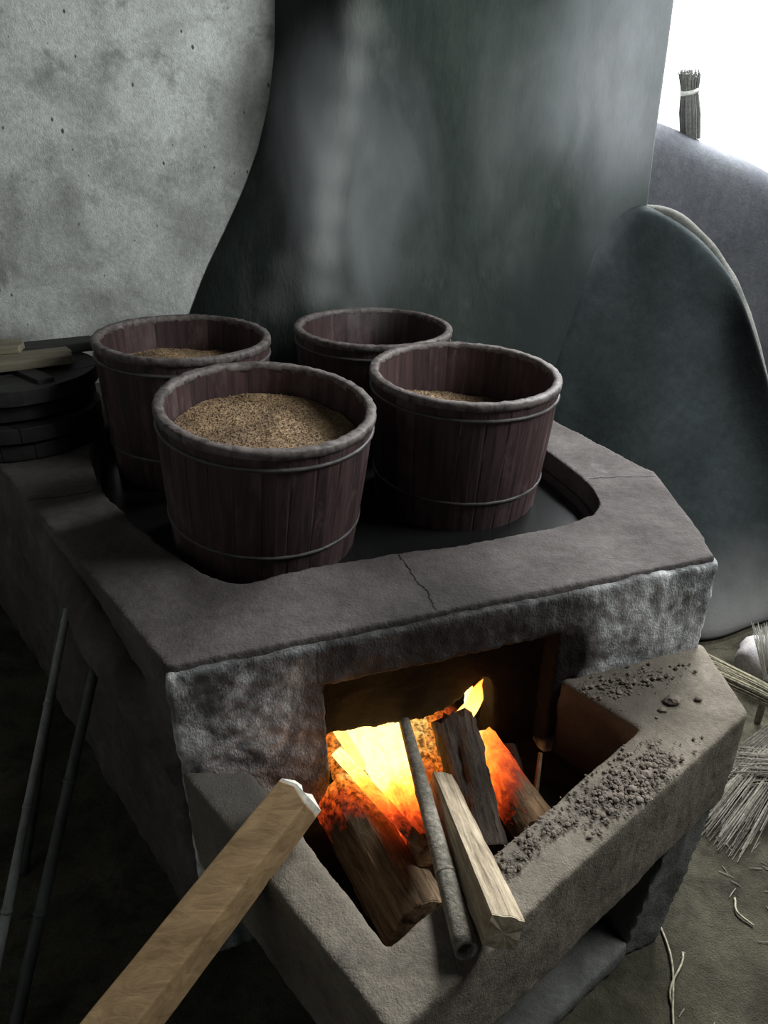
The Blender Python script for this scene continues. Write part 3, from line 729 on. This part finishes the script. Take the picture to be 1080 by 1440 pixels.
def flame(base, h, r, lean, seed, lab):
    rr = random.Random(seed); g = G(); pts = []; rad = []
    for i in range(19):
        t = i / 18
        pts.append(Vector(base) + Vector((lean[0] * t ** 1.5 + 0.010 * math.sin(t * 6 + seed), lean[1] * t ** 1.5, h * t)))
        rad.append(r * (0.55 + 1.3 * t * (1 - t) ** 0.9) * (1 - t) ** 0.55 + 0.0008)
    g.tube(pts, rad, 20, True, 0.03, rr, 0.7); o = g.out('flame', M['flame'], None, True)
    tag(o, lab, 'flame', 'flames in the fire hole')
a_ = 'yellow flame licking up under the soot-black arch in the middle'
b_ = 'tall flame with pointed tip beside the black round log'
for base, h, r, lean, sd, lb in ((W(0.44, 0.10, 0.36), 0.14, 0.035, (0.02, 0.03), 1, a_), (W(0.50, 0.16, 0.36), 0.16, 0.04, (0.0, 0.04), 2, a_), (W(0.55, 0.12, 0.38), 0.13, 0.035, (0.02, 0.03), 3, a_),
                                  (W(0.40, 0.22, 0.32), 0.18, 0.05, (0.02, 0.05), 4, a_),
                                  (W(0.675, 0.045, 0.375), 0.165, 0.042, (0.065, 0.0), 5, b_), (W(0.67, 0.15, 0.37), 0.14, 0.035, (0.03, 0.02), 6, b_), (W(0.735, 0.12, 0.37), 0.15, 0.028, (0.0, 0.0), 7, b_)):
    flame(base, h, r, lean, sd, lb)
def point(name, loc, power, col, rad):
    d = bpy.data.lights.new(name, 'POINT'); d.energy = power; d.color = col; d.shadow_soft_size = rad
    o = bpy.data.objects.new(name, d); COL.objects.link(o); o.location = loc
point('fire_light', W(0.50, 0.30, 0.44), 3.0, (1.0, 0.42, 0.10), 0.06)
point('fire_light', W(0.70, 0.16, 0.42), 0.8, (1.0, 0.42, 0.10), 0.04)

# ------------------------------------------------------------------ stacked lids and planks at the back left
lidx, lidy = -1.235, 2.40
zz = 0.7845
for i, (dx, dy, r_, th, lab) in enumerate(((0.0, 0.0, 0.25, 0.05, 'lowest round plank lid of the dark stack on the stove corner'), (0.015, -0.02, 0.245, 0.05, 'second lid up of the dark stack on the stove corner'),
                                (-0.01, 0.01, 0.25, 0.045, 'middle lid of the dark stack on the stove corner'), (0.02, -0.015, 0.248, 0.05, 'dark round plank lid lying directly under the loose boards'))):
    e = empty('barrel_lid', (lidx + dx, lidy + dy, zz)); tag(e, lab, 'lid', 'stacked barrel lids')
    ang = 0.3 + i * 0.7; nb = 5
    for k in range(nb):
        x0 = -r_ + 2 * r_ * k / nb + 0.0006; x1 = -r_ + 2 * r_ * (k + 1) / nb - 0.0006
        xs = [x0 + (x1 - x0) * j / 6 for j in range(7)]
        poly = [(x, -math.sqrt(max(r_ * r_ - x * x, 0.0004))) for x in xs] + [(x, math.sqrt(max(r_ * r_ - x * x, 0.0004))) for x in xs[::-1]]
        poly = [(x * math.cos(ang) - y * math.sin(ang), x * math.sin(ang) + y * math.cos(ang)) for x, y in poly]
        g = G(); g.prism(poly, 0, th); bevel(g.out('plank', M['lid'], e, False, True), 0.003)
    g = G(); c, s = math.cos(ang), math.sin(ang)
    poly = [(-r_ * 0.85, -0.025), (r_ * 0.85, -0.025), (r_ * 0.85, 0.025), (-r_ * 0.85, 0.025)]
    g.prism([(x * c - y * s, x * s + y * c) for x, y in poly], th, th + 0.012); g.out('batten', M['lid'], e, False, True)
    zz += th + 0.013
def board(name, label, c, ln, wd, th, rz, tilt=0.0, mat='plank'):
    g = G(); q = []
    for sx, sy in ((-1, -1), (0.3, -1.05), (1, -0.9), (1.03, 0.2), (0.97, 1), (-1, 1)): q.append((sx * ln / 2, sy * wd / 2))
    g.prism(q, 0, th); o = g.out(name, M[mat], None, False, True); o.location = c; o.rotation_euler = (0, tilt, rz)
    bevel(o, 0.003); tag(o, label, 'board', 'loose boards on the lids')
board('wooden_board', 'tan board with a squared end lying on top of the stacked lids', (-1.27, 2.36, zz - 0.001), 0.46, 0.13, 0.03, 0.42, 0.0)
board('wooden_board', 'short pale board lying crosswise on the other board over the lids', (-1.40, 2.43, zz + 0.0287), 0.36, 0.12, 0.022, 0.25)
board('wooden_board', 'dark narrow board jutting past the tan one on the stacked lids', (-1.25, 2.555, zz - 0.0131), 0.44, 0.10, 0.034, 0.42, 0.0, 'lid')

# ------------------------------------------------------------------ poles leaning against the left flank
def pole(name, label, p0, p1, r, mat, nodes):
    e = empty(name, p1); tag(e, label, 'pole'); p0, p1 = Vector(p0), Vector(p1); g = G(); pts, rad = [], []
    for i in range(41):
        t = i / 40; rr = r * (0.85 + 0.3 * t)
        pts.append(p0.lerp(p1, t)); rad.append(rr)
    g.tube(pts, rad, 10); g.out('cane', mat, e, True)
    d = (p1 - p0).normalized()
    for t in nodes:
        c = p0.lerp(p1, t); rr = r * (0.85 + 0.3 * t) * 1.1; g = G(); g.tube([c - d * 0.005, c, c + d * 0.005], [rr, rr * 1.06, rr], 10); g.out('node', mat, e, True)
pole('bamboo_pole', 'thin pale bamboo pole leaning against the left flank of the stove', (-0.768, 1.475, 0.700), (-0.93, 0.90, FLOOR), 0.011, M['bamboo'], (0.22, 0.45, 0.68, 0.9))
pole('bamboo_pole', 'dark pole with a pale foot, standing in shadow beside the stove flank', (-0.686, 1.375, 0.60), (-0.865, 0.93, FLOOR), 0.014, M['darkpole'], (0.3, 0.65))
pole('bamboo_pole', 'short blackened pole tucked behind the pale bamboo pole', (-0.855, 1.655, 0.62), (-1.03, 1.38, FLOOR), 0.013, M['darkpole'], (0.4, 0.8))

# ------------------------------------------------------------------ crumbs and stones on the hearth rim
def lump(c, r, rnd, g, sub=1):
    bm = bmesh.new(); bmesh.ops.create_icosphere(bm, subdivisions=sub, radius=1)
    ax = (rnd.uniform(0.7, 1.3), rnd.uniform(0.7, 1.3), rnd.uniform(0.5, 0.9))
    vv = [Vector((q.co.x * ax[0], q.co.y * ax[1], q.co.z * ax[2])) * r * rnd.uniform(0.8, 1.15) + Vector(c) for q in bm.verts]
    ff = [[q.index for q in fa.verts] for fa in bm.faces]; bm.free(); g.put(vv, ff)
rn = random.Random(21); g = G()
def inside(x, y, poly):
    r = False
    for i in range(len(poly)):
        (x0, y0), (x1, y1) = poly[i], poly[i - 1]
        if (y0 > y) != (y1 > y) and x < (x1 - x0) * (y - y0) / (y1 - y0) + x0: r = not r
    return r
def on_rim(x, y):
    ok = inside(x, y, [K, OR, (0.855, 1.57), (0.40, 1.49), iC, iE])
    return ok and not inside(x + 0.012, y - 0.012, [iA, iE, iC, iB]) and (Vector((x, y, 0)) - FL).dot(V) < -0.004
for _ in range(1500):
    k = rn.random()
    if k < 0.62: c = Vector((0.535, 1.125, 0)) + Vector((0.746, 0.615, 0)).normalized() * rn.gauss(0, 0.07) + Vector((-0.6, 0.75, 0)) * rn.gauss(0, 0.028)
    elif k < 0.8: c = Vector((0.60, 1.43, 0)) + Vector((0.9, 0.3, 0)).normalized() * rn.gauss(0, 0.09) + Vector((-0.3, 0.9, 0)) * rn.gauss(0, 0.025)
    else: c = Vector((0.40, 1.03, 0)) + Vector((0.746, 0.615, 0)).normalized() * rn.uniform(-0.22, 0.1) + Vector((-0.6, 0.75, 0)) * abs(rn.gauss(0, 0.03))
    if not on_rim(c.x, c.y): continue
    r_ = abs(rn.gauss(0, 0.0022)) + 0.0011
    lump((c.x, c.y, 0.503 + r_ * 0.3), r_, rn, g, 1)
o = g.out('ash_crumbs', M['rubble']); tag(o, 'grey-brown ash and earth crumbs scattered on the hearth rim', 'crumbs', None, 'stuff')
for i, (x, y, r_) in enumerate(((0.70, 1.365, 0.018), (0.665, 1.335, 0.010), (0.765, 1.376, 0.008), (0.495, 1.120, 0.009), (0.52, 1.10, 0.011), (0.575, 1.165, 0.009), (0.61, 1.19, 0.008), (0.47, 1.085, 0.007), (0.55, 1.13, 0.010), (0.405, 0.985, 0.005))):
    g = G(); lump((x, y, 0.500 + r_ * 0.5), r_, rn, g, 2); o = g.out('earth_clod', M['rubble'])
    tag(o, 'largest brown clod on the wide end of the hearth rim' if i == 0 else ('brown clod on the wide end of the hearth rim near the largest one' if i < 3 else 'small brown clod lying among the ash crumbs'), 'clod', 'clods on the hearth rim')

# ------------------------------------------------------------------ straw brooms
def broom(name, label, tie, tip, handle, spread, nst, mat, seed, rad=0.0022, droop=0.0, fan_flat=0.5, r_tie=0.03):
    rr = random.Random(seed); tie, tip, handle = Vector(tie), Vector(tip), Vector(handle)
    e = empty(name, tie); tag(e, label, 'broom'); d = (tip - tie); L = d.length; dn = d.normalized()
    a = dn.cross(Vector((0, 0, 1)))
    a = Vector((1, 0, 0)) if a.length < 0.05 else a.normalized()
    b = a.cross(dn).normalized(); g = G()
    for _ in range(nst):
        th = rr.uniform(0, 6.283); q = math.sqrt(rr.random()); x0, y0 = math.cos(th) * q, math.sin(th) * q
        ln = L * rr.uniform(0.75, 1.05); cv = rr.uniform(-0.02, 0.02)
        pts = []
        for i in range(5):
            t = i / 4; s = r_tie + (spread - r_tie) * t ** 0.8
            p = tie + dn * (ln * t) + a * (x0 * s + cv * t * t) + b * (y0 * s * (1 - (1 - fan_flat) * t)) - Vector((0, 0, droop * t * t))
            p.z = max(p.z, FLOOR + 0.004); pts.append(p)
        r0 = rad * rr.uniform(0.6, 1.3); g.tube(pts, [r0, r0, r0 * 0.9, r0 * 0.75, r0 * 0.4], 4)
    tag(g.out('straw_head', mat, e), kind='stuff')
    g = G(); g.tube([tie - dn * 0.012, tie, tie + dn * 0.012], [r_tie * 1.04, r_tie * 1.1, r_tie * 1.05], 14); g.out('binding', M['twine'], e, True)
    if handle != tie:
        g = G(); g.tube([tie + dn * 0.03, handle.lerp(tie, 0.5), handle], [r_tie * 0.8, r_tie * 0.6, r_tie * 0.5], 10); g.out('handle', M['straw_grey'], e, True)
    return e
broom('straw_broom', 'pale straw broom whose head spreads over the back corner of the hearth rim', (1.30, 1.82, 0.075), (0.880, 2.065, 0.205), (1.78, 1.52, -0.135), 0.055, 240, M['straw'], 5, 0.0016, 0.03, 0.5)
broom('straw_broom', 'grey straw broom lying on the earth floor below the pale one', (1.423, 1.884, -0.05), (0.965, 1.51, -0.075), (1.80, 2.19, -0.128), 0.115, 420, M['straw_grey'], 6, 0.0026, 0.06, 0.6, 0.04)
broom('straw_broom', 'loose dry straw sheaf resting on top of the grey broom', (1.40, 1.62, -0.035), (1.00, 1.72, -0.02), (1.40, 1.62, -0.035), 0.09, 150, M['straw_grey'], 8, 0.0018, 0.05, 0.5, 0.04)
broom('straw_broom', 'upright whisk of white straw beside the plaster screen foot', (1.33, 1.98, 0.06), (1.30, 2.03, 0.24), (1.33, 1.975, -0.150), 0.05, 120, M['twine'], 9, 0.0014, 0.0, 1.0, 0.022)
# bound bundle on the hood
bb = W(2.985, 2.42, 1.658); tt = W(2.895, 2.40, 1.955); rr = random.Random(3)
e = empty('twig_bundle', bb); tag(e, 'dark twig bundle tied with pale twine, standing on the hood against white wall', 'broom')
g = G()
for _ in range(130):
    th = rr.uniform(0, 6.283); q = math.sqrt(rr.random()); x0, y0 = math.cos(th) * q * 0.048, math.sin(th) * q * 0.048; ln = rr.uniform(0.93, 1.06)
    pts = [bb.lerp(tt, t * ln) + U * (x0 * s) + V * (y0 * s) for t, s in ((0.0, 1.0), (0.4, 1.08), (0.74, 0.86), (1.0, 1.1))]
    g.tube(pts, [0.0042, 0.004, 0.0038, 0.003], 5)
tag(g.out('twigs', M['straw_dark'], e), kind='stuff')
c = bb.lerp(tt, 0.73); dn = (tt - bb).normalized(); g = G(); g.tube([c - dn * 0.01, c, c + dn * 0.01], [0.046, 0.048, 0.046], 16); g.out('twine_binding', M['twine'], e, True)

# pale lump at the foot of the screen
rn = random.Random(2); g = G(); bm = bmesh.new(); bmesh.ops.create_icosphere(bm, subdivisions=3, radius=1)
for q in bm.verts:
    s = 1 + 0.25 * noise.noise(q.co * 1.6); q.co = Vector((q.co.x * 0.11 * s, q.co.y * 0.09 * s, max(q.co.z, -0.7) * 0.11 * s))
vv = [q.co + Vector((1.46, 2.22, -0.072)) for q in bm.verts]; ff = [[q.index for q in fa.verts] for fa in bm.faces]; bm.free(); g.put(vv, ff)
tag(g.out('cloth_bundle', M['pale'], None, True), 'pale crumpled bundle on the floor at the foot of the plaster screen', 'bundle')

# loose stalks on the floor
for i, (a, b, lab) in enumerate((((0.735, 1.215), (0.69, 0.94), 'dry straw stalk lying on the floor beside the support pillar'), ((0.76, 1.15), (0.70, 1.02), 'short straw stalk lying next to the stalk by the pillar'),
                                 ((0.955, 1.30), (0.975, 1.22), 'curled dark stalk alone on the earth floor'))):
    rn = random.Random(i); g = G(); a, b = Vector((*a, FLOOR + 0.005)), Vector((*b, FLOOR + 0.005)); pts = []
    for k in range(9):
        t = k / 8; p = a.lerp(b, t) + Vector((0.012 * math.sin(t * 5 + i), 0, 0.004 * math.sin(t * 3.1))); pts.append(p)
    g.tube(pts, [0.0028] * 9, 5); tag(g.out('straw_stalk', M['straw'], None, True), lab, 'straw', 'stalks on the floor')
rn = random.Random(77); g = G()
for _ in range(260):
    x, y = rn.uniform(0.70, 1.7), rn.uniform(0.7, 2.2); a = rn.uniform(0, 6.283); l = rn.uniform(0.012, 0.05); d = Vector((math.cos(a), math.sin(a), 0)) * l
    if y > 0.83 * x + 0.80 or (x < 0.95 and y > 1.15): continue
    p = Vector((x, y, FLOOR + 0.003)); g.tube([p, p + d * 0.5 + Vector((0, 0, 0.002)), p + d], [0.0012, 0.0014, 0.001], 4)
tag(g.out('straw_litter', M['straw_grey']), 'fine straw litter strewn over the earth floor', 'straw litter', None, 'stuff')
crack([(0.036, 1.590), (0.062, 1.52), (0.075, 1.475), (0.099, 1.436), (0.108, 1.39), (0.119, 1.352)], 0.0025)
crack([(-1.02, 1.90), (-0.94, 1.925), (-0.861, 1.962)], 0.003)
crack([(0.628, 2.045), (0.70, 2.052), (0.78, 2.050), (0.842, 2.057)], 0.002)

# ------------------------------------------------------------------ steam
def steam(name, c, rx, ry, h, dens, seed, label, lean=(0, 0)):
    n = N('steam_' + str(seed)); n.t.nodes.remove(n.b)
    tc = n.n('ShaderNodeTexCoord').outputs['Object']
    sc = n.n('ShaderNodeMapping'); sc.inputs['Scale'].default_value = (1 / rx, 1 / ry, 2 / h); n.l(tc, sc.inputs[0])
    ln = n.n('ShaderNodeVectorMath', operation='LENGTH'); n.l(sc.outputs[0], ln.inputs[0])
    fall = n.ramp(ln.outputs['Value'], [(0.15, 1.0), (0.98, 0.0)])
    mp = n.n('ShaderNodeMapping'); mp.inputs['Scale'].default_value = (4.2, 4.2, 1.7); mp.inputs['Location'].default_value = (seed, seed * 2, 0); n.l(tc, mp.inputs[0])
    nz = n.ramp(n.noise(mp.outputs[0], 1.0, 4, 0.55, 0.9), [(0.40, 0.0), (0.72, 1.0)])
    dn = n.math('MULTIPLY', n.math('MULTIPLY', fall, nz), dens)
    vs = n.n('ShaderNodeVolumeScatter'); vs.inputs['Color'].default_value = (0.93, 0.96, 1.0, 1); vs.inputs['Anisotropy'].default_value = 0.2
    n.l(dn, vs.inputs['Density']); n.l(vs.outputs[0], n.o.inputs['Volume'])
    bm = bmesh.new(); bmesh.ops.create_icosphere(bm, subdivisions=3, radius=1)
    for q in bm.verts: q.co = Vector((q.co.x * rx, q.co.y * ry, q.co.z * h / 2))
    me = bpy.data.meshes.new(name); bm.to_mesh(me); bm.free(); me.materials.append(n.m)
    o = bpy.data.objects.new(name, me); COL.objects.link(o); o.location = c
    tag(o, label, 'steam', None, 'stuff')
steam('steam', (-0.10, 2.62, 1.55), 0.34, 0.20, 1.10, 3.8, 3, 'thin white steam rising from the barrel against the chimney')
steam('steam', (0.60, 2.92, 1.70), 0.40, 0.13, 1.25, 1.7, 8, 'faint bluish steam drifting up in front of the right half of the chimney')
